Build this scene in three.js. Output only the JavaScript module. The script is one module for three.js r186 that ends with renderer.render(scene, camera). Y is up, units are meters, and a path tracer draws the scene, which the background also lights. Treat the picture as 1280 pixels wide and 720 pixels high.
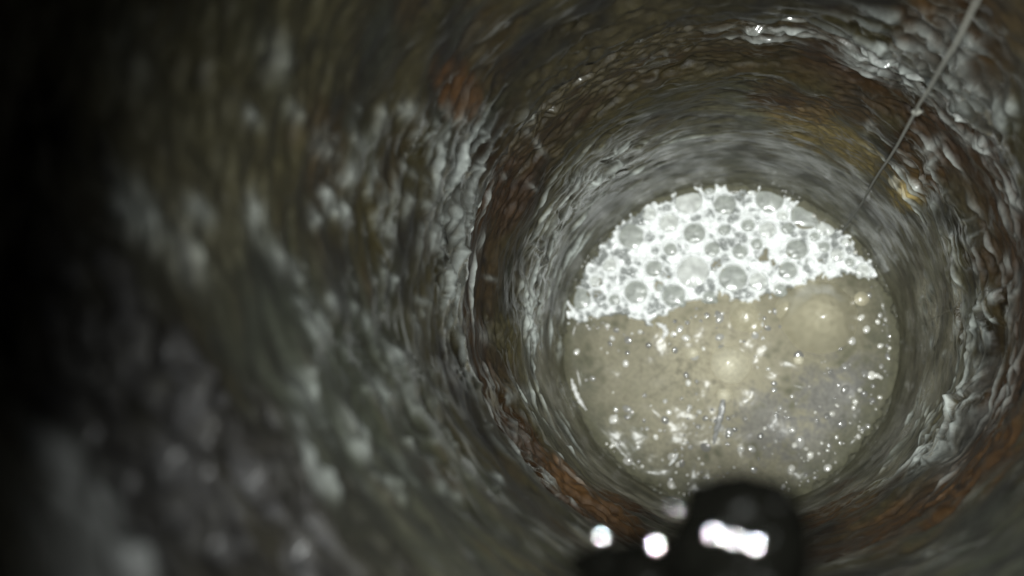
import * as THREE from 'three';
import { mergeGeometries } from 'three/addons/utils/BufferGeometryUtils.js';
import { MarchingCubes } from 'three/addons/objects/MarchingCubes.js';
import { createNoise3D } from 'simplex-noise';

// ---------------------------------------------------------------- camera, sky, lamp, exposure
const W = 1280, H = 720, R = 0.075;                       // photograph size in pixels, pipe radius in metres
const scene = new THREE.Scene();
const renderer = new THREE.WebGLRenderer({ antialias: true });
renderer.setSize(1024, 576);
renderer.toneMapping = THREE.LinearToneMapping;
renderer.toneMappingExposure = 1.0;
renderer.shadowMap.enabled = true;
scene.background = new THREE.Color(0.0006, 0.0006, 0.0006);   // no daylight reaches down here

const FPX = 640 / Math.tan(Math.PI / 6);
const camera = new THREE.PerspectiveCamera(2 * Math.atan(360 / FPX) * 180 / Math.PI, W / H, 0.002, 10);
const CAM = new THREE.Vector3(-0.0065, 0.4076, 0.0406);
const RIGHT = new THREE.Vector3(0.97605, -0.21754, 0).normalize();
const FWD = new THREE.Vector3(-0.21467, -0.96317, -0.16193).normalize();
const UP = new THREE.Vector3().crossVectors(RIGHT, FWD).normalize();
camera.position.copy(CAM);
camera.up.copy(UP);
camera.lookAt(CAM.clone().add(FWD));
camera.focus = 0.285;
camera.userData.fStop = camera.getFocalLength() / 3.2;    // a lens opening of 3.2 mm
scene.add(camera);

// LED lamp of the inspection camera: a ring of LEDs round the lens, shining down the pipe
const LAMP = { intensity: 0.098, angle: 0.752, penumbra: 1, aim: [1000, 390] };

// ---------------------------------------------------------------- helpers
const rng = (s) => () => { s = (s + 0x6d2b79f5) | 0; let t = Math.imul(s ^ (s >>> 15), 1 | s); t = (t + Math.imul(t ^ (t >>> 7), 61 | t)) ^ t; return ((t ^ (t >>> 14)) >>> 0) / 4294967296; };
const n1 = createNoise3D(rng(11)), n2 = createNoise3D(rng(23)), n3 = createNoise3D(rng(37)), n4 = createNoise3D(rng(51));
const sm = (a, b, x) => { const t = Math.min(1, Math.max(0, (x - a) / (b - a))); return t * t * (3 - 2 * t); };
const lerp = (a, b, t) => a + (b - a) * t;
const rayDir = (px, py) => FWD.clone().addScaledVector(RIGHT, (px - 640) / FPX).addScaledVector(UP, (360 - py) / FPX);
const atDepth = (px, py, d) => CAM.clone().addScaledVector(rayDir(px, py), d);
const onWater = (px, py, y = 0) => { const d = rayDir(px, py); return CAM.clone().addScaledVector(d, (y - CAM.y) / d.y); };
const onWall = (px, py) => {                              // [angle, height] on the inside of the pipe
  const d = rayDir(px, py), a = d.x * d.x + d.z * d.z, b = CAM.x * d.x + CAM.z * d.z, c = CAM.x ** 2 + CAM.z ** 2 - R * R;
  const p = CAM.clone().addScaledVector(d, (-b + Math.sqrt(b * b - a * c)) / a);
  return [Math.atan2(p.z, p.x), p.y];
};
const used = new Map();
function numbered(name) { const k = used.get(name) ?? 0; used.set(name, k + 1); return k ? `${name}_${String(k).padStart(3, '0')}` : name; }
function tag(o, label, category, group, kind) {
  if (label) o.userData.label = label;
  if (category) o.userData.category = category;
  if (group) o.userData.group = group;
  if (kind) o.userData.kind = kind;
  return o;
}
function mesh(name, geo, mat, parent = scene) {
  const m = new THREE.Mesh(geo, mat);
  m.name = parent === scene ? numbered(name) : name;
  m.castShadow = m.receiveShadow = true;
  parent.add(m);
  return m;
}
function thing(name, pos, label, category, group) {
  const g = new THREE.Group(); g.name = numbered(name); g.position.copy(pos); scene.add(g);
  return tag(g, label, category, group);
}
function gridGeometry(nu, nv, wrap, at) {                 // at(i, j) -> { p: [x,y,z], c: [r,g,b], uv }
  const pos = new Float32Array(nu * nv * 3), col = new Float32Array(nu * nv * 3), uv = new Float32Array(nu * nv * 2), idx = [];
  for (let j = 0; j < nv; j++) for (let i = 0; i < nu; i++) {
    const k = j * nu + i, q = at(i, j);
    pos.set(q.p, k * 3); col.set(q.c, k * 3); uv.set(q.uv ?? [q.p[0], q.p[2]], k * 2);
  }
  const last = wrap ? nu : nu - 1;
  for (let j = 0; j < nv - 1; j++) for (let i = 0; i < last; i++) {
    const a = j * nu + i, b = j * nu + ((i + 1) % nu), c = a + nu, d = b + nu;
    idx.push(a, b, c, b, d, c);
  }
  const g = new THREE.BufferGeometry();
  g.setAttribute('position', new THREE.BufferAttribute(pos, 3));
  g.setAttribute('color', new THREE.BufferAttribute(col, 3));
  g.setAttribute('uv', new THREE.BufferAttribute(uv, 2));
  g.setIndex(idx);
  g.computeVertexNormals();
  return g;
}
function noiseTexture(size, fn) {
  const data = new Uint8Array(size * size * 4);
  for (let y = 0; y < size; y++) for (let x = 0; x < size; x++) {
    const v = Math.max(0, Math.min(255, 255 * fn(x / size, y / size))) | 0;
    data.set([v, v, v, 255], (y * size + x) * 4);
  }
  const t = new THREE.DataTexture(data, size, size);
  t.wrapS = t.wrapT = THREE.RepeatWrapping; t.magFilter = THREE.LinearFilter; t.minFilter = THREE.LinearFilter; t.needsUpdate = true;
  return t;
}
const tile = (n, u, v, f) => {                            // noise that repeats over the unit square
  const a = u * 2 * Math.PI, b = v * 2 * Math.PI, r = f / 6.283;
  return n(Math.cos(a) * r + 3 * Math.cos(b) * r, Math.sin(a) * r + 1.7 * Math.sin(b) * r, Math.sin(b) * r * 2 + Math.cos(b + 1));
};
const grain = noiseTexture(512, (u, v) => 0.5 + 0.28 * tile(n1, u, v, 14) + 0.18 * tile(n2, u, v, 34) + 0.1 * tile(n3, u, v, 70));
const bumpOf = (rep) => { const t = grain.clone(); t.repeat.set(rep, rep); t.needsUpdate = true; return t; };

// ---------------------------------------------------------------- the pipe
const PALE_GLINT = [0.80, 0.86, 0.81], OLIVE = [0.070, 0.058, 0.022], DARK = [0.017, 0.014, 0.007], GREY = [0.15, 0.152, 0.138], GREEN = [0.068, 0.076, 0.052],
  BROWN = [0.062, 0.031, 0.011], RUST = [0.13, 0.06, 0.018], OCHRE = [0.17, 0.125, 0.04], RED = [0.125, 0.060, 0.016], WETGREY = [0.19, 0.19, 0.14];
// stains of the wall: [x, y in the photograph to find the spot, half size round (rad), half size along (log depth), colour, strength]
const STAINS_AND_LIGHT = [
  [570, 115, 0.08, 0.08, RUST, 0.9], [600, 60, 0.15, 0.10, BROWN, 0.4], [640, 210, 0.30, 0.09, BROWN, 0.85], [690, 130, 0.25, 0.14, OLIVE, 0.6],
  [1040, 160, 0.30, 0.07, OCHRE, 0.75], [1000, 120, 0.18, 0.06, BROWN, 0.6], [1140, 235, 0.09, 0.06, OCHRE, 0.9], [1142, 232, 0.05, 0.025, [0.60, 0.46, 0.18], 1], [1125, 222, 0.03, 0.015, [0.6, 0.55, 0.4], 1], [1160, 190, 0.15, 0.10, BROWN, 0.7],  // the two small brightest spots paint a glint on the ochre
  [1080, 120, 0.15, 0.06, BROWN, 0.5], [1250, 60, 0.15, 0.10, RED, 0.35], [1170, 20, 0.1, 0.1, RED, 0.6], [850, 40, 0.5, 0.14, OLIVE, 0.6],
  [715, 612, 0.20, 0.05, RED, 1], [650, 540, 0.14, 0.035, BROWN, 0.9], [770, 648, 0.12, 0.05, RED, 0.8], [780, 640, 0.14, 0.06, BROWN, 0.9], [660, 560, 0.14, 0.05, BROWN, 0.7], [625, 430, 0.12, 0.05, OLIVE, 0.9],
  [1215, 595, 0.30, 0.09, RED, 1], [1130, 655, 0.26, 0.09, RED, 0.85], [1270, 520, 0.12, 0.07, RED, 0.8], [1050, 650, 0.2, 0.10, BROWN, 0.85], [1260, 480, 0.12, 0.08, BROWN, 0.7],
  [1060, 615, 0.10, 0.05, RUST, 0.35], [1255, 300, 0.16, 0.08, BROWN, 0.6], [1240, 180, 0.12, 0.08, BROWN, 0.5],
  [500, 480, 0.28, 0.16, GREEN, 0.6], [400, 440, 0.3, 0.2, GREEN, 0.5], [450, 620, 0.4, 0.3, GREEN, 0.7], [350, 470, 0.3, 0.2, GREEN, 0.7], [620, 640, 0.2, 0.16, GREEN, 0.5], [200, 540, 0.3, 0.3, DARK, 0.8], [300, 660, 0.35, 0.3, DARK, 0.8], [420, 680, 0.3, 0.2, DARK, 0.5], [150, 150, 0.3, 0.3, [0.16, 0.145, 0.08], 0.8], [90, 340, 0.25, 0.2, DARK, 0.6], [330, 60, 0.3, 0.2, [0.10, 0.09, 0.04], 0.6], [760, 70, 0.4, 0.12, [0.085, 0.068, 0.030], 0.7],  // DARK at near left paints lamp falloff; bright olive at upper left, a glow
  [570, 260, 0.16, 0.07, GREY, 0.55], [565, 350, 0.14, 0.05, GREY, 0.5], [655, 390, 0.22, 0.05, GREY, 0.6], [670, 330, 0.16, 0.05, GREY, 0.5], [740, 220, 0.22, 0.08, GREY, 0.55],
  [1180, 60, 0.10, 0.07, GREY, 0.55], [1110, 90, 0.10, 0.05, GREY, 0.5], [1230, 120, 0.12, 0.06, GREY, 0.5], [1190, 560, 0.22, 0.035, GREY, 0.6], [1230, 470, 0.08, 0.04, GREY, 0.4],
  [1240, 690, 0.22, 0.16, GREEN, 0.7], [415, 190, 0.10, 0.10, RED, 0.25], [60, 440, 0.3, 0.3, DARK, 0.9], [150, 440, 0.25, 0.2, DARK, 0.7], [230, 600, 0.2, 0.2, DARK, 0.8], [15, 700, 0.17, 0.18, [0.75, 0.77, 0.75], 0.95],  // DARK again paints lamp falloff; the last is a pale corner patch
].map(([x, y, su, sv, c, k]) => { const [t, h] = onWall(x, y); return { t, v: Math.log(CAM.y - h), su, sv, c, k }; });

// ledges of scale: [x, y in the photograph to find the spot, half size round, half size along, strength]
const LEDGES = [
  [565, 240, 0.28, 0.10, 1], [560, 350, 0.22, 0.09, 1], [530, 190, 0.16, 0.10, 0.7], [570, 440, 0.16, 0.06, 0.8], [655, 390, 0.28, 0.08, 1], [670, 330, 0.24, 0.07, 1], [690, 430, 0.2, 0.05, 0.7], [1170, 400, 0.2, 0.05, 0.55], [1160, 500, 0.2, 0.05, 0.6], [1210, 380, 0.2, 0.05, 0.7], [740, 215, 0.30, 0.09, 0.9], [690, 280, 0.2, 0.07, 0.8],
  [960, 45, 0.16, 0.06, 0.7], [1110, 75, 0.20, 0.09, 1], [1180, 60, 0.16, 0.10, 0.9], [1230, 140, 0.18, 0.10, 0.9], [1170, 220, 0.14, 0.07, 0.7], [1215, 300, 0.16, 0.07, 0.6], [1245, 390, 0.14, 0.06, 0.9],
  [1215, 500, 0.16, 0.05, 1], [1180, 560, 0.18, 0.06, 0.9], [1110, 610, 0.16, 0.05, 0.6], [640, 520, 0.2, 0.05, 0.8], [690, 600, 0.2, 0.05, 0.7], [700, 500, 0.2, 0.05, 0.7], [820, 80, 0.12, 0.06, 0.5],
  [480, 470, 0.25, 0.14, 0.5], [410, 400, 0.2, 0.14, 0.4], [480, 250, 0.2, 0.1, 0.55], [540, 540, 0.2, 0.12, 0.5],
].map(([x, y, su, sv, k]) => { const [t, h] = onWall(x, y); return { t, v: Math.log(CAM.y - h), su, sv, k }; });

// raised lumps on the wall, soft glints put into their pale colour
const LUMPS = [[165, 268, 0.050, 0.05, 1], [243, 266, 0.03, 0.035, 0.8], [318, 272, 0.05, 0.03, 0.8], [345, 320, 0.04, 0.03, 0.5], [392, 412, 0.06, 0.04, 0.9], [485, 445, 0.025, 0.02, 1], [311, 146, 0.022, 0.025, 0.8], [432, 266, 0.03, 0.03, 0.7],
  [400, 180, 0.03, 0.03, 0.5], [440, 530, 0.05, 0.03, 0.7], [545, 495, 0.03, 0.02, 0.8], [470, 490, 0.05, 0.03, 0.6], [520, 410, 0.03, 0.02, 0.6], [225, 320, 0.06, 0.05, 0.5], [150, 60, 0.09, 0.07, 0.3], [340, 70, 0.05, 0.04, 0.35], [455, 180, 0.03, 0.02, 0.5], [375, 500, 0.05, 0.03, 0.5],
  [560, 575, 0.03, 0.02, 0.6], [620, 600, 0.025, 0.02, 0.6], [1160, 690, 0.02, 0.02, 0.7], [1060, 690, 0.02, 0.02, 0.5], [655, 590, 0.03, 0.015, 0.7], [600, 330, 0.05, 0.012, 0.6], [585, 270, 0.07, 0.012, 0.7],
  ...(() => { const r = rng(91), out = []; for (let i = 0; i < 210; i++) { const x = 360 + 320 * r(), y = 130 + 500 * r(), z = r(), q = r(); if (x < 470 + 0.4 * Math.abs(y - 380) + 200 * q) out.push([x, y, 0.012 + 0.03 * z * z, 0.008 + 0.016 * r() ** 2, (0.3 + 0.5 * r()) * (y > 420 ? 0.5 : 1) * (y < 200 ? 0.6 : 1)]); } return out; })(),
  // thin raised arcs with wet highlights painted pale: number, left, top, right, bottom of where they lie, slant of the strip, strength
  ...(() => { const r = rng(63), out = []; for (const [n, x0, y0, x1, y1, sl, k] of [[46, 530, 170, 612, 420, -20, 1], [34, 640, 240, 715, 440, -50, 1], [16, 700, 160, 830, 230, -60, 0.7], [26, 1040, 10, 1160, 120, 70, 0.7], [24, 1150, 20, 1260, 200, 60, 0.55], [26, 1190, 240, 1270, 480, -10, 0.55], [22, 1130, 470, 1240, 600, -60, 0.6], [18, 600, 460, 700, 600, 60, 0.7], [10, 900, 20, 1010, 60, 0, 0.7], [10, 1120, 150, 1200, 260, 20, 0.7]])
    for (let i = 0; i < n; i++) { const f = r(), x = x0 + (x1 - x0) * r() + sl * (f - 0.5), y = y0 + (y1 - y0) * f; out.push([x, y, 0.06 + 0.13 * r() ** 2, 0.0022 + 0.004 * r() ** 2, k * (0.4 + 0.7 * r()), 1]); } return out; })(),
  ...(() => { const r = rng(17), out = []; for (let i = 0; i < 60; i++) { const x = 1040 + 240 * r(), y = 20 + 560 * r(); out.push([x, y, 0.012 + 0.03 * r() ** 2, 0.006 + 0.012 * r() ** 2, 0.3 + 0.5 * r()]); } return out; })(),
].map(([x, y, su, sv, k, thin]) => { const [t, h] = onWall(x, y); return { t, v: Math.log(CAM.y - h), su, sv, k, thin }; });

function wallAt(t, y) {                                   // inside radius and colour of the wall
  const d = Math.max(0.012, CAM.y - y), v = Math.log(d), ct = Math.cos(t), st = Math.sin(t);
  const groove = sm(0.238, 0.247, d) * (1 - sm(0.266, 0.282, d)), low = sm(0.268, 0.280, d), deep = sm(0.29, 0.36, d);
  let zone = 0;                                           // where scale has grown into ledges
  for (const s of LEDGES) { let du = t - s.t; du -= 2 * Math.PI * Math.round(du / (2 * Math.PI)); zone = Math.max(zone, s.k * Math.exp(-((du / s.su) ** 2) - ((v - s.v) / s.sv) ** 2)); }
  // lumps that run round the pipe, ledges of scale, and fine pits
  const rough = lerp(1, 0.34, deep);
  const w = n1(ct * 1.8, st * 1.8, y * 20) * 0.6 + n2(ct * 3.2, st * 3.2, y * 48) * 0.35;
  const l1 = n2(ct * 3.6 + 9, st * 3.6, y * 105), l2 = n3(ct * 6.5, st * 6.5 + 5, y * 230), l3 = n4(ct * 14, st * 14, y * 460 + 3), l4 = n1(ct * 34, st * 34, y * 800);
  const step = (p, e) => { const f = p - Math.floor(p); return f < 1 - e ? f / (1 - e) : (1 - f) / e; };     // scale that grows outwards and breaks off short
  const brk = n4(ct * 4, st * 4, y * 40 + 7), brk2 = n1(ct * 7 + 3, st * 7, y * 60);
  const ledge = Math.max(zone, lerp(0.06, 0.07, deep) * sm(-0.2, 0.6, n2(ct * 2 + 4, st * 2, y * 18))), soft = lerp(1, 0.55, deep);
  const s1 = step(y * 56 + w * 1.0 + brk * 0.4 + 0.06 * l2 + 0.04 * l3, 0.10), s2 = step(y * 185 + w * 2.0 + brk2 * 0.6 + 0.10 * l2 + 0.05 * l3, 0.14);
  let h = rough * (0.0018 * w + 0.0007 * l1 + 0.0003 * l2) + soft * (0.00009 * l3 + 0.00005 * l4)
    + soft * ledge * (0.0026 * s1 * sm(-0.35, 0.3, brk) + 0.0016 * s2 * sm(-0.25, 0.35, brk2));
  h += 0.0022 * low;                                      // the lower length of pipe is a little narrower
  h -= 0.0030 * groove * (0.8 + 0.5 * w);                 // rusty groove at the joint
  h += 0.0012 * Math.exp(-(((d - 0.230) / 0.010) ** 2));  // and the lip above it
  // colour
  let crust = 0, c = OLIVE.map((o, i) => lerp(o, DARK[i], sm(-0.2, 0.7, n1(ct * 2.6 + 3, st * 2.6, y * 30))));
  const mix = (q, k) => { k = Math.min(1, Math.max(0, k)); c = c.map((o, i) => lerp(o, q[i], k)); };
  mix(GREEN, 0.45 * sm(0.1, 0.7, n2(ct * 3, st * 3 + 8, y * 26)));
  mix(BROWN, 0.35 * sm(0.15, 0.7, n3(ct * 2.4, st * 2.4 + 2, y * 34)));
  mix(WETGREY, 0.62 * sm(0.285, 0.33, d) * (0.45 + 0.55 * sm(-0.3, 0.5, n1(ct * 1.6, st * 1.6, y * 26 + 4)))); mix([0.22, 0.21, 0.135], 0.8 * sm(0.366, 0.396, d + 0.006 * l1));
  mix(BROWN, 0.95 * groove * sm(-1.1, -0.1, w));
  for (const s of STAINS_AND_LIGHT) {
    let du = t - s.t; du -= 2 * Math.PI * Math.round(du / (2 * Math.PI));
    const e = (du / s.su) ** 2 + ((v - s.v) / s.sv) ** 2;
    if (e < 4) { const m = s.k * (1 - sm(0.3, 1.6, e + 0.7 * l1 + 0.4 * l2)); mix(s.c, m); if (s.c[0] > 1.8 * s.c[2]) { crust = Math.max(crust, m); h += 0.0007 * m * (0.4 + l2 + 0.6 * l3); } }
  }
  for (const s of LUMPS) {
    if (Math.abs(v - s.v) > 3.4 * s.sv) continue;
    let du = t - s.t; du -= 2 * Math.PI * Math.round(du / (2 * Math.PI));
    const bend = s.thin ? 0.35 * s.sv * (n2(t * 6, s.v * 40, 3) * 3) : 0, e = (du / s.su) ** 2 + ((v - s.v - bend) / s.sv) ** 2;
    if (e < 5) { const m = Math.exp(-e * 1.2) * (s.thin ? sm(-0.8, 0.1, 0.5 * l3 + 0.7 * l2) : 1 + 0.3 * l2 + 0.3 * l3); mix(PALE_GLINT, (s.thin ? 0.9 : 0.55) * s.k * m); h += (s.thin ? 0.0011 : 0.0007) * m; }
  }
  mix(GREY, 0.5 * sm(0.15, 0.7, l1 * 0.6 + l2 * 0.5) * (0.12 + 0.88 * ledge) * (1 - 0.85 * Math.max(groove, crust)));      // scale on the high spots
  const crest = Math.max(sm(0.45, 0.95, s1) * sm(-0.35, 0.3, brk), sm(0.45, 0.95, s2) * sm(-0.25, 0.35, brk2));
  mix(PALE_GLINT, 0.7 * sm(0.2, 0.8, zone) * (1 - 0.8 * crust) * crest * sm(-0.5, 0.3, l2 * 0.7 + l1 * 0.5));   // wet glints painted pale along the ledge crests      // 
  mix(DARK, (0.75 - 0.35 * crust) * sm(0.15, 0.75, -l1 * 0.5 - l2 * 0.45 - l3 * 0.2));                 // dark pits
  const lum = 0.3 * c[0] + 0.6 * c[1] + 0.1 * c[2]; c = c.map((x) => lerp(lum, x, 0.97));
  const k = 1 + 0.25 * l3 + 0.25 * l4;
  return { r: R - h, c: c.map((x) => Math.max(0.003, x * k * lerp(0.26, 0.55, sm(0.26, 0.31, d)))) };  // nearer wall darkened in its colour, in place of lamp falloff
}
function wetMap(fn) {                                      // one sheet for the whole wall, height -0.02 to 0.39
  const w = 1024, hgt = 512, data = new Uint8Array(w * hgt * 4);
  for (let y = 0; y < hgt; y++) for (let x = 0; x < w; x++) {
    const t = (x / w) * 2 * Math.PI, yy = -0.02 + 0.41 * (y / hgt), ct = Math.cos(t), st = Math.sin(t), v = Math.log(Math.max(0.012, CAM.y - yy));
    let zone = 0;
    for (const s of LEDGES) { let du = t - s.t; du -= 2 * Math.PI * Math.round(du / (2 * Math.PI)); zone = Math.max(zone, s.k * Math.exp(-((du / s.su) ** 2) - ((v - s.v) / s.sv) ** 2)); }
    const wet = Math.min(1, Math.max(0, zone * 1.15 + 0.35 * n2(ct * 3, st * 3, yy * 40) + 0.25 * n3(ct * 8, st * 8, yy * 140) - 0.05 - 0.8 * (1 - sm(0.08, 0.14, CAM.y - yy)) + 0.35 * sm(0.29, 0.35, CAM.y - yy)));
    const q = Math.round(255 * fn(wet)); data.set([q, q, q, 255], (y * w + x) * 4);
  }
  const t = new THREE.DataTexture(data, w, hgt);
  t.wrapS = t.wrapT = THREE.RepeatWrapping; t.magFilter = t.minFilter = THREE.LinearFilter; t.repeat.set(1 / 3, 1 / 0.41); t.offset.set(0, 0.02 / 0.41); t.needsUpdate = true;
  return t;
}
const wallMat = new THREE.MeshPhysicalMaterial({ color: 0xffffff, vertexColors: true, specularIntensity: 0.65, roughness: 1, roughnessMap: wetMap((w) => lerp(0.62, 0.24, w)), clearcoat: 1, clearcoatMap: wetMap((w) => lerp(0.03, 1, w)), clearcoatRoughness: 0.14, bumpMap: bumpOf(40), bumpScale: 0.00015 });
function wallPiece(name, y0, y1, rows, parent, log) {
  const nu = 1000;
  const g = gridGeometry(nu, rows, true, (i, j) => {
    const t = (i / nu) * 2 * Math.PI, f = j / (rows - 1);
    const y = log ? CAM.y - Math.exp(lerp(Math.log(CAM.y - y0), Math.log(CAM.y - y1), f)) : lerp(y0, y1, f);
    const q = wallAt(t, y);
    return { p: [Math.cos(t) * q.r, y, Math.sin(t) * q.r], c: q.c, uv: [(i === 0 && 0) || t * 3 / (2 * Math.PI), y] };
  });
  return mesh(name, g, wallMat, parent);
}
const pipe = thing('pipe_wall', new THREE.Vector3(), 'rusty, scaled and wet inside of the round pipe', 'pipe'); pipe.userData.kind = 'structure'; delete pipe.userData.category;
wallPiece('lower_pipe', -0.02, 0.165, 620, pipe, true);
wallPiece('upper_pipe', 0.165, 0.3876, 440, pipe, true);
{ // the pipe goes on above the camera and ends under a lid
  const nu = 160, g = gridGeometry(nu, 60, true, (i, j) => {
    const t = (i / nu) * 2 * Math.PI, y = lerp(0.3876, 0.9, j / 59), q = wallAt(t, Math.min(y, 0.3876 + (y - 0.3876) * 0.02));
    return { p: [Math.cos(t) * q.r, y, Math.sin(t) * q.r], c: OLIVE, uv: [t * 3 / (2 * Math.PI), 0.38] };
  });
  mesh('upper_pipe', g, wallMat, pipe);
  const lid = new THREE.CylinderGeometry(R + 0.006, R + 0.006, 0.008, 48); lid.translate(0, 0.904, 0);
  mesh('lid', lid, new THREE.MeshStandardMaterial({ color: new THREE.Color(0.03, 0.028, 0.025), roughness: 0.7, metalness: 0.2 }), pipe);
  const shell = new THREE.CylinderGeometry(R + 0.005, R + 0.005, 0.93, 64, 1, true); shell.translate(0, 0.436, 0);
  mesh('pipe_casing', shell, new THREE.MeshStandardMaterial({ color: new THREE.Color(0.05, 0.03, 0.02), roughness: 0.85 }), pipe);
}

// ---------------------------------------------------------------- water
const plane = ([x, y]) => { const p = onWater(x, y); return [p.x, p.z]; };
const TAN = [0.235, 0.217, 0.154], TANLIGHT = [0.36, 0.328, 0.235], MURK = [0.115, 0.112, 0.074], LILAC = [0.195, 0.19, 0.178];
const TINTS = [
  [880, 450, 0.046, TANLIGHT, 0.8], [1030, 395, 0.014, TANLIGHT, 0.6], [800, 480, 0.030, TAN, 0.6], [1040, 500, 0.018, LILAC, 0.8], [960, 530, 0.018, LILAC, 0.7], [1080, 470, 0.012, LILAC, 0.6], [1020, 560, 0.018, LILAC, 0.6],
  [760, 580, 0.022, MURK, 0.7], [1080, 570, 0.018, MURK, 0.8], [850, 600, 0.016, MURK, 0.6], [860, 520, 0.02, TAN, 0.4],
].map(([x, y, s, c, k]) => ({ p: plane([x, y]), s, c, k }));
const waterH = (x, z) => 0.0010 * n1(x * 36, z * 36, 1) + 0.00020 * n2(x * 70, z * 70, 2) + 0.00002 * n3(x * 300, z * 300, 4);
{
  const nr = 170, nt = 560;
  const g = gridGeometry(nt, nr, true, (i, j) => {
    const t = -(i / nt) * 2 * Math.PI, r = (j / (nr - 1)) * (R + 0.001), x = Math.cos(t) * r, z = Math.sin(t) * r;
    const a = n1(x * 60, z * 60, 9), b = n2(x * 180, z * 180, 7), e = n3(x * 420, z * 420, 3);
    let c = TAN.map((o, k) => lerp(o, MURK[k], sm(0.0, 0.9, a * 0.6 + b * 0.4)));
    for (const s of TINTS) { const q = Math.hypot(x - s.p[0], z - s.p[1]) / s.s + 0.3 * b + 0.15 * e; const k = s.k * (1 - sm(0.3, 1.1, q)); c = c.map((o, m) => lerp(o, s.c[m], k)); }
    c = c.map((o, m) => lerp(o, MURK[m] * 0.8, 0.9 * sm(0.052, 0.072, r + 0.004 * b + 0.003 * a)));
    const f = 1 + 0.16 * b + 0.16 * e;
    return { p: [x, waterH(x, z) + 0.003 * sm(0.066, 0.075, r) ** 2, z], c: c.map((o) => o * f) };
  });
  tag(mesh('water', g, new THREE.MeshPhysicalMaterial({ color: 0xffffff, vertexColors: true, roughness: 0.6, specularIntensity: 0.35, clearcoat: 0.05, clearcoatRoughness: 0.15 })), 'murky tan water at the bottom of the pipe', null, null, 'structure');
}

// ---------------------------------------------------------------- foam raft: froth film, its bubbles and their bright rims
const BUBBLES = [  // centre and radius in the photograph
  [795, 365, 15], [842, 370, 15], [866, 340, 20], [868, 292, 14], [725, 374, 14], [861, 252, 17], [789, 296, 16], [817, 336, 11], [836, 279, 12], [906, 256, 14],
  [962, 249, 18], [959, 288, 11], [916, 348, 18], [1007, 270, 19], [1032, 284, 13], [996, 312, 14], [1030, 309, 8], [1046, 319, 9], [985, 338, 12], [935, 282, 9], [1078, 338, 9],
  [886, 236, 9], [918, 234, 10], [940, 238, 8], [890, 312, 10], [838, 312, 9], [762, 332, 9], [768, 375, 8], [925, 315, 10], [948, 352, 12], [975, 362, 8], [887, 372, 9],
  [812, 268, 9], [984, 286, 8], [1062, 328, 7], [745, 352, 8], [1018, 296, 7], [946, 305, 8], [978, 270, 7], [905, 288, 8], [824, 358, 7], [1058, 303, 7],
].map(([x, y, r]) => { const c = plane([x, y]), e = plane([x + r, y]), f = plane([x, y + r]); return { x: c[0], z: c[1], r: (Math.hypot(e[0] - c[0], e[1] - c[1]) + Math.hypot(f[0] - c[0], f[1] - c[1])) / 2 }; });
const OUTLINE = [[700, 397], [728, 401], [762, 398], [800, 400], [826, 402], [845, 386], [870, 377], [905, 374], [935, 382], [965, 374], [985, 360], [1010, 349], [1040, 350], [1072, 348], [1112, 350], [1120, 330], [1090, 285], [1045, 250], [990, 226], [930, 214], [880, 216], [835, 232], [790, 262], [750, 300], [715, 345]].map(plane);
function signedDistance(x, z) {                           // positive inside the outline
  let inside = false, best = 1e9;
  for (let i = 0, j = OUTLINE.length - 1; i < OUTLINE.length; j = i++) {
    const [ax, az] = OUTLINE[i], [bx, bz] = OUTLINE[j];
    if ((az > z) !== (bz > z) && x < ((bx - ax) * (z - az)) / (bz - az) + ax) inside = !inside;
    const t = Math.max(0, Math.min(1, ((x - ax) * (bx - ax) + (z - az) * (bz - az)) / ((bx - ax) ** 2 + (bz - az) ** 2)));
    best = Math.min(best, Math.hypot(x - ax - t * (bx - ax), z - az - t * (bz - az)));
  }
  return inside ? best : -best;
}
const SKIN = plane([1040, 262]);                          // here the raft is only a grey skin
const foamMat = new THREE.MeshPhysicalMaterial({ color: 0xffffff, vertexColors: true, roughness: 0.35, clearcoat: 0.5, clearcoatRoughness: 0.15 });
const bubbleMat = new THREE.MeshPhysicalMaterial({ color: new THREE.Color(0.30, 0.315, 0.29), vertexColors: true, roughness: 0.35, clearcoat: 0.4, clearcoatRoughness: 0.15 });
const bubblePale = bubbleMat.clone(); bubblePale.color.setRGB(0.52, 0.535, 0.51);
const foam = thing('foam_raft', new THREE.Vector3(), 'raft of white foam with grey bubbles on the far half of the water', 'foam');
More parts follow.
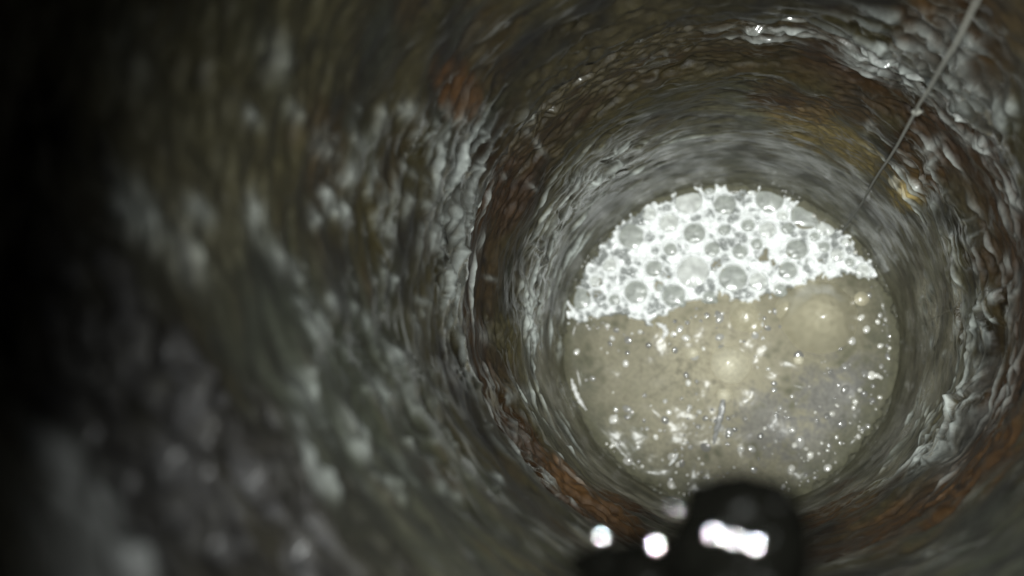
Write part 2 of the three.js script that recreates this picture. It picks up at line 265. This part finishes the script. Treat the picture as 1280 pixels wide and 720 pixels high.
{
  const xs = OUTLINE.map((p) => p[0]), zs = OUTLINE.map((p) => p[1]), x0 = Math.min(...xs) - 0.003, x1 = Math.max(...xs) + 0.003, z0 = Math.min(...zs) - 0.003, z1 = Math.max(...zs) + 0.003;
  const step = 0.00030, nx = Math.ceil((x1 - x0) / step), nz = Math.ceil((z1 - z0) / step);
  const g = gridGeometry(nx, nz, false, (i, j) => {
    const x = x0 + i * step, z = z1 - j * step;
    const a = n1(x * 90, z * 90, 0), b = n2(x * 230, z * 230, 0), c = n3(x * 520, z * 520, 0);
    const s = signedDistance(x, z) + 0.0028 * n2(x * 75, z * 75, 8) + 0.0016 * b + 0.0007 * c;
    let rim = 1e9;
    for (const q of BUBBLES) rim = Math.min(rim, Math.hypot(x - q.x, z - q.z) - q.r);
    const lace = Math.abs(n4(x * 150, z * 150, 2)) + 0.15 * c;               // thin spots between the froth
    const white = sm(-0.45, 0.10, a * 0.55 + b * 0.5 + 0.35 * sm(0.003, 0, Math.abs(rim)) - 0.30 * sm(0.13, 0.02, lace) - 0.15 * sm(0.006, 0, s) - 0.38 * sm(0.058, 0.071, Math.hypot(x, z)) - 0.35 * sm(0.016, 0.004, Math.hypot(x - SKIN[0], z - SKIN[1])));
    let h = lerp(0.0006, 0.0017, white) + 0.0007 * b * white + 0.00035 * c + 0.0007 * Math.exp(-((rim - 0.0004) ** 2) / 5e-7);
    h = lerp(-0.0014, h, sm(-0.0002, 0.0012, s) * sm(-0.0014, -0.0001, rim));
    if (Math.hypot(x, z) > R - 0.0012) h = -0.0014;
    const grey = [0.25, 0.262, 0.25], col = grey.map((o, k) => lerp(o, [0.92, 0.94, 0.93][k], white));
    return { p: [x, h, z], c: col };
  });
  mesh('froth', g, foamMat, foam);
  const domes = [1, 2, 3, 4, 5, 6].map((v) => gridGeometry(40, 12, true, (i, j) => {      // uneven skins, pressed out of round by their neighbours
    const t = -(i / 40) * 2 * Math.PI, q = j / 11, x = Math.cos(t), z = Math.sin(t), f = q * (1 + 0.24 * n1(x * 0.9 + v * 7, z * 0.9, v) + 0.05 * n2(x * 2, z * 2, v));
    const e = 1 + 0.22 * n3(x * q * 1.3, z * q * 1.3, v * 3) + 0.1 * n4(x * q * 3, z * q * 3, v);
    return { p: [x * f, Math.sqrt(Math.max(0, 1 - q ** 2.2)) + 0.12 * n2(x * q * 1.5, z * q * 1.5, v * 5) * (1 - q), z * f], c: [e, e, e * 0.99] };
  }));
  BUBBLES.forEach((q, i) => { const b = mesh('bubble', domes[i % 6], i % 3 === 2 ? bubblePale : bubbleMat, foam); b.position.set(q.x, -0.0003, q.z); b.rotation.y = i * 2.1; b.scale.set(q.r * 1.12, q.r * 0.1 + 0.0010, q.r * 1.12); });
}

// ---------------------------------------------------------------- bubbles on the tan water
const tanFilm = new THREE.MeshPhysicalMaterial({ color: new THREE.Color(0.43, 0.395, 0.28), vertexColors: true, roughness: 0.3, clearcoat: 1, clearcoatRoughness: 0.24 });
const paleFilm = new THREE.MeshPhysicalMaterial({ color: new THREE.Color(0.62, 0.58, 0.44), vertexColors: true, roughness: 0.34, clearcoat: 0.7, clearcoatRoughness: 0.12 });
function bubbleThing(px, py, r, tall, mat, label, seed) {
  const c = onWater(px, py), k = r * c.distanceTo(CAM) / FPX;
  const g = gridGeometry(96, 40, true, (i, j) => {          // a soft dome that flares into the water
    const t = -(i / 96) * 2 * Math.PI, q = j / 39, x = Math.cos(t) * q, z = Math.sin(t) * q;
    const f = 1 + 0.03 * n1(x * 1.6 + seed, z * 1.6, 1), hh = (1 - q * q) ** 1.15 * (1 + 0.03 * n2(x * 2, seed, z * 2) + 0.016 * n3(x * 4, z * 4, seed)), e = 1 + 0.1 * n3(x * 4, z * 4, seed + 2);
    return { p: [x * f * k, hh * k * tall - 0.0006 * q ** 4, z * f * k], c: [e, e, e] };
  });
  const m = mesh('bubble', g, mat); m.position.set(c.x, -0.0004, c.z);
  return tag(m, label, 'bubble');
}
bubbleThing(1024, 397, 46, 0.9, tanFilm, 'largest tan bubble, bulging under the right end of the foam', 3);
bubbleThing(912, 456, 24, 0.7, paleFilm, 'pale tan bubble near the middle of the water, left below the largest bubble', 8);
bubbleThing(905, 494, 10, 0.7, paleFilm, 'small pale bubble just below the bubble in the middle of the water', 14);
bubbleThing(943, 407, 15, 0.45, tanFilm, 'low tan bubble between the foam edge and the largest bubble', 21);
bubbleThing(866, 441, 9, 0.7, paleFilm, 'small round bubble left of the bubble in the middle of the water', 30);
bubbleThing(998, 450, 9, 0.7, paleFilm, 'small round bubble under the largest bubble', 41);
bubbleThing(1076, 374, 12, 0.5, tanFilm, 'tan bubble squeezed between the largest bubble, the foam and the right wall', 66);
bubbleThing(984, 386, 17, 0.7, tanFilm, 'tan bubble touching the left side of the largest bubble', 71);
bubbleThing(932, 395, 22, 0.5, tanFilm, 'flat tan bubble against the lower edge of the foam', 55);
function wisp(path, r, label, tone = 0.8) {                            // a smear of white froth; the first one paints a glint
  const pts = path.map(([x, y]) => onWater(x, y, 0.0006)), o = pts[0].clone(), g = new THREE.TubeGeometry(new THREE.CatmullRomCurve3(pts.map((p) => p.sub(o))), 40, r, 10), p = g.attributes.position;
  for (let i = 0; i < p.count; i++) { const k = Math.floor(i / 11) / 40, f = Math.sqrt(Math.max(0.02, Math.sin(Math.PI * k))) * (0.8 + 0.5 * n1(p.getX(i) * 500, p.getY(i) * 300, p.getZ(i) * 500)), c = new THREE.CatmullRomCurve3(pts).getPointAt(k); p.setXYZ(i, lerp(c.x, p.getX(i), f), lerp(c.y, p.getY(i), f), lerp(c.z, p.getZ(i), f)); }
  g.computeVertexNormals();
  const m = mesh('foam_or_glint', g, new THREE.MeshPhysicalMaterial({ color: new THREE.Color(tone, tone, tone * 0.97), roughness: 0.35, clearcoat: 0.5, clearcoatRoughness: 0.15 })); m.position.copy(o);
  return tag(m, label, 'foam');
}
wisp([[712, 466], [717, 484], [723, 499], [733, 513]], 0.0013, 'curved white streak painting the wet glint along the left edge of the water');  // white shape added in place of a glint at the waterline
wisp([[905, 486], [903, 506], [897, 532], [892, 556]], 0.0016, 'pale streak of foam running down from the bubble in the middle', 0.36);
wisp([[820, 404], [832, 412], [829, 424]], 0.0016, 'small lobe of foam hanging off the lower edge of the raft');
wisp([[763, 529], [771, 518]], 0.0009, 'short slanted wisp of foam on the lower left of the water');
wisp([[836, 582], [848, 566]], 0.0009, 'short slanted wisp of foam left above the black fitting');
{ // fine froth that nobody could count
  const rand = rng(77), bead = new THREE.SphereGeometry(1, 12, 6, 0, 2 * Math.PI, 0, Math.PI * 0.6), spots = [];
  const add = (px, py, r) => { const c = onWater(px, py); if (Math.hypot(c.x, c.z) < R - 0.0025 && signedDistance(c.x, c.z) < -0.001) spots.push([c.x, waterH(c.x, c.z), c.z, (r * 0.42) / FPX]); };
  for (const [x, y, r] of [[770, 413, 4], [785, 425, 5], [762, 430, 4], [800, 415, 3], [722, 440, 4], [782, 455, 4], [844, 438, 4], [850, 412, 4], [868, 446, 6], [1064, 425, 5], [998, 447, 6], [1112, 445, 6], [1100, 395, 3], [1113, 400, 4], [1113, 420, 4], [1101, 432, 3], [1115, 432, 4], [1086, 370, 4], [1082, 466, 5], [1096, 470, 4], [968, 487, 4], [975, 510, 4], [1000, 553, 6], [1036, 587, 7], [926, 562, 5], [950, 545, 4], [912, 540, 5], [767, 524, 6], [790, 516, 3], [840, 572, 6], [852, 580, 4], [783, 578, 6], [880, 560, 6], [900, 535, 5], [1020, 600, 4], [1052, 530, 5], [1090, 500, 4], [1034, 520, 4], [990, 585, 4]]) add(x, y, r);
  for (let i = 0; i < 850; i++) {
    const px = 700 + 430 * rand(), py = 385 + 250 * rand(), near = sm(440, 560, py) * 0.75 + 0.25 * sm(900, 1050, px) + 0.12;
    if (rand() < near * (0.5 + 0.5 * sm(-0.2, 0.4, n1(px / 40, py / 40, 3)))) add(px, py, 1.0 + 4.2 * rand() ** 2.5);
  }
  for (let i = 0; i < 90; i++) { const px = 715 + 290 * rand(); add(px, 398 - 0.05 * (px - 800) + 45 * rand() ** 2.5, 1.2 + 3.5 * rand() ** 2); }
  for (let i = 0; i < 130; i++) { const a = Math.PI * (-0.32 + 1.1 * rand()), q = R - 0.0042 - 0.006 * rand() ** 2, x = Math.cos(a) * q, z = Math.sin(a) * q; spots.push([x, waterH(x, z) + 0.0004, z, (0.5 + 2.2 * rand() ** 2) * 0.42 / FPX]); }
  const im = new THREE.InstancedMesh(bead, new THREE.MeshPhysicalMaterial({ color: new THREE.Color(0.9, 0.88, 0.8), roughness: 0.2, clearcoat: 1, clearcoatRoughness: 0.08 }), spots.length);  // whitish so the sparkle sits in the bead colour
  const m4 = new THREE.Matrix4(), e = new THREE.Euler();
  spots.forEach(([x, y, z, r], i) => { m4.compose(new THREE.Vector3(x, y - r * 0.15, z), new THREE.Quaternion().setFromEuler(e.set(0.5 * (rand() - 0.5), 6 * rand(), 0.5 * (rand() - 0.5))), new THREE.Vector3(r * (0.8 + 0.7 * rand()), r * (0.3 + 0.3 * rand()), r)); im.setMatrixAt(i, m4); const q = 0.2 + 0.6 * rand() ** 1.8; im.setColorAt(i, new THREE.Color(q, q, q)); });
  im.name = 'fine_bubbles'; im.castShadow = im.receiveShadow = true; scene.add(im);
  tag(im, 'fine bubbles whitened to read as glints scattered over the tan water', 'bubbles', null, 'stuff');
}

{ // scum left where the water meets the wall
  const g = gridGeometry(720, 10, true, (i, j) => {
    const t = -(i / 720) * 2 * Math.PI, a = (j / 9) * Math.PI, ct = Math.cos(t), st = Math.sin(t), r0 = wallAt(t, 0.001).r + 0.0006;
    const k = 0.0017 * Math.max(0.12, 0.45 + 0.6 * n1(ct * 3, st * 3, 4) + 0.4 * n2(ct * 11, st * 11, 1)) * (1 + 0.35 * n3(ct * 40, st * 40, a * 2)), e = 0.8 + 0.35 * n2(ct * 16, st * 16, a);
    const r = r0 - Math.sin(a) * k * 1.5, y = 0.0012 - Math.cos(a) * (k + 0.0012);
    return { p: [ct * r, y, st * r], c: [0.115 * e, 0.112 * e, 0.080 * e] };
  });
  tag(mesh('scum_ring', g, new THREE.MeshPhysicalMaterial({ color: 0xffffff, vertexColors: true, roughness: 0.4, clearcoat: 0.6, clearcoatRoughness: 0.2 })), 'uneven ring of olive scum where the water meets the pipe', 'scum');
}

// ---------------------------------------------------------------- cord hanging down the wall
{
  const top = atDepth(1232, -22, 0.140), mid = atDepth(1146, 140, 0.214), end = onWater(1052, 294, -0.003), pts = [];
  for (let i = 0; i <= 24; i++) {
    const f = i / 24, p = f < 0.5 ? top.clone().lerp(mid, f * 2) : mid.clone().lerp(end, f * 2 - 1);
    pts.push(p.add(new THREE.Vector3(n1(f * 4, 0, 0) * 0.0004, 0, n1(0, f * 4, 9) * 0.0004)));
  }
  const curve = new THREE.CatmullRomCurve3(pts), cord = thing('cord', end, 'thin pale cord hanging down the upper right of the pipe into the foam', 'cord');
  const g = new THREE.TubeGeometry(curve, 300, 0.0004, 8).translate(-end.x, -end.y, -end.z);
  const cm = new THREE.MeshStandardMaterial({ color: new THREE.Color(0.15, 0.15, 0.13), roughness: 0.7 });
  mesh('strand', g, cm, cord);
  const k = new THREE.TorusKnotGeometry(0.0007, 0.00035, 60, 7, 2, 3), kp = mid.clone().sub(end); k.translate(kp.x, kp.y, kp.z);
  mesh('knot', k, cm, cord);
}

// ---------------------------------------------------------------- black fitting close to the lens
{
  const D = 0.080, o = atDepth(930, 690, D), fit = thing('black_fitting', o, 'glossy black rounded fitting with balls added for its glints at the bottom edge, close to the lens', 'fitting');
  const P = (px, py, d) => atDepth(px, py, d).sub(o), S = D / FPX;
  const bones = [  // from, to, radii in pixels at this depth
    [P(936, 664, D), P(934, 800, D - 0.004), 71, 68], [P(889, 638, D + 0.001), P(882, 690, D), 36, 42], [P(856, 700, D + 0.002), P(806, 706, D + 0.005), 24, 22], [P(806, 704, D + 0.005), P(786, 696, D + 0.007), 20, 18], [P(752, 700, D + 0.008), P(728, 704, D + 0.010), 20, 15],
    [P(925, 800, D - 0.004), P(905, 1050, D - 0.022), 60, 52], [P(860, 745, D + 0.003), P(750, 748, D + 0.006), 34, 28],
  ];
  const box = new THREE.Box3(); for (const b of bones) for (const e of [b[0], b[1]]) { box.expandByPoint(e.clone().addScalar(0.008)); box.expandByPoint(e.clone().addScalar(-0.008)); }
  const c = box.getCenter(new THREE.Vector3()), half = Math.max(...box.getSize(new THREE.Vector3()).toArray()) / 2, n = 96;
  const mc = new MarchingCubes(n, new THREE.MeshBasicMaterial(), false, false, 400000); mc.isolation = 0;
  const v = new THREE.Vector3(), ab = new THREE.Vector3(), ap = new THREE.Vector3();
  for (let k = 0; k < n; k++) for (let j = 0; j < n; j++) for (let i = 0; i < n; i++) {
    v.set((i - n / 2) / (n / 2), (j - n / 2) / (n / 2), (k - n / 2) / (n / 2)).multiplyScalar(half).add(c);
    let acc = 0; const K = 1700;
    for (const [a, b, ra, rb] of bones) {
      ab.subVectors(b, a); ap.subVectors(v, a);
      const t = Math.max(0, Math.min(1, ap.dot(ab) / ab.lengthSq()));
      acc += Math.exp(-K * (ap.addScaledVector(ab, -t).length() - lerp(ra, rb, t) * S));
    }
    mc.field[k * n * n + j * n + i] = (Math.log(acc) / K + 0.00045 * n1(v.x * 260, v.y * 260, v.z * 260) + 0.00018 * n2(v.x * 700, v.y * 700, v.z * 700)) / half;
  }
  mc.update();
  const cnt = mc.count, g = new THREE.BufferGeometry();
  g.setAttribute('position', new THREE.BufferAttribute(Float32Array.from(mc.positionArray.subarray(0, cnt * 3)).map((x, i) => x * half + c.getComponent(i % 3)), 3));
  g.setAttribute('normal', new THREE.BufferAttribute(Float32Array.from(mc.normalArray.subarray(0, cnt * 3)), 3));
  mesh('body', g, new THREE.MeshPhysicalMaterial({ color: new THREE.Color(0.0005, 0.0005, 0.0004), roughness: 0.25, specularIntensity: 0.005 }), fit);
  const steel = new THREE.MeshStandardMaterial({ color: new THREE.Color(0.8, 0.8, 0.8), roughness: 0.12, metalness: 1 }), ball = new THREE.SphereGeometry(1, 24, 16);  // steel balls added to mirror the lamp as glints on the fitting
  for (const [x, y, d, r] of [[892, 667, D - 0.0055, 0.00055], [918, 673, D - 0.0058, 0.00055], [944, 680, D - 0.006, 0.0006], [752, 671, D + 0.006, 0.0007], [820, 681, D + 0.0015, 0.0006], [845, 634, D + 0.002, 0.0003]]) {
    const s = mesh('glint_ball', ball, steel, fit); s.position.copy(P(x, y, d)); s.scale.setScalar(r);
  }
}

// ---------------------------------------------------------------- the lamp of the inspection camera, round the lens
{
  const lamp = thing('inspection_lamp', CAM, 'ring of white LED lamps round the lens, lighting the pipe', 'lamp');
  const q = new THREE.Quaternion().setFromRotationMatrix(new THREE.Matrix4().makeBasis(RIGHT, UP, FWD.clone().negate()));
  const ring = new THREE.TorusGeometry(0.0068, 0.0016, 12, 40); ring.applyQuaternion(q).translate(...FWD.clone().multiplyScalar(-0.006).toArray());
  mesh('lamp_ring', ring, new THREE.MeshStandardMaterial({ color: new THREE.Color(0.02, 0.02, 0.02), roughness: 0.5 }), lamp);
  const aim = onWater(...LAMP.aim).sub(CAM), glow = new THREE.MeshStandardMaterial({ color: 0xffffff, emissive: new THREE.Color(0.92, 1, 0.97), emissiveIntensity: 2 });
  for (let k = 0; k < 6; k++) {
    const a = (k + 0.5) * Math.PI / 3, p = RIGHT.clone().multiplyScalar(Math.cos(a) * 0.0068).addScaledVector(UP, Math.sin(a) * 0.0068).addScaledVector(FWD, -0.0042);
    const led = mesh('led', new THREE.SphereGeometry(0.0011, 12, 8), glow, lamp); led.position.copy(p);
    const s = new THREE.SpotLight(new THREE.Color(0.965, 1, 0.975), LAMP.intensity, 0, LAMP.angle, LAMP.penumbra, 2);
    s.name = 'led_light'; s.position.copy(p); s.target.position.copy(p).add(aim); s.castShadow = true; s.shadow.radius = 0.045;
    lamp.add(s, s.target);
  }
}
renderer.render(scene, camera);
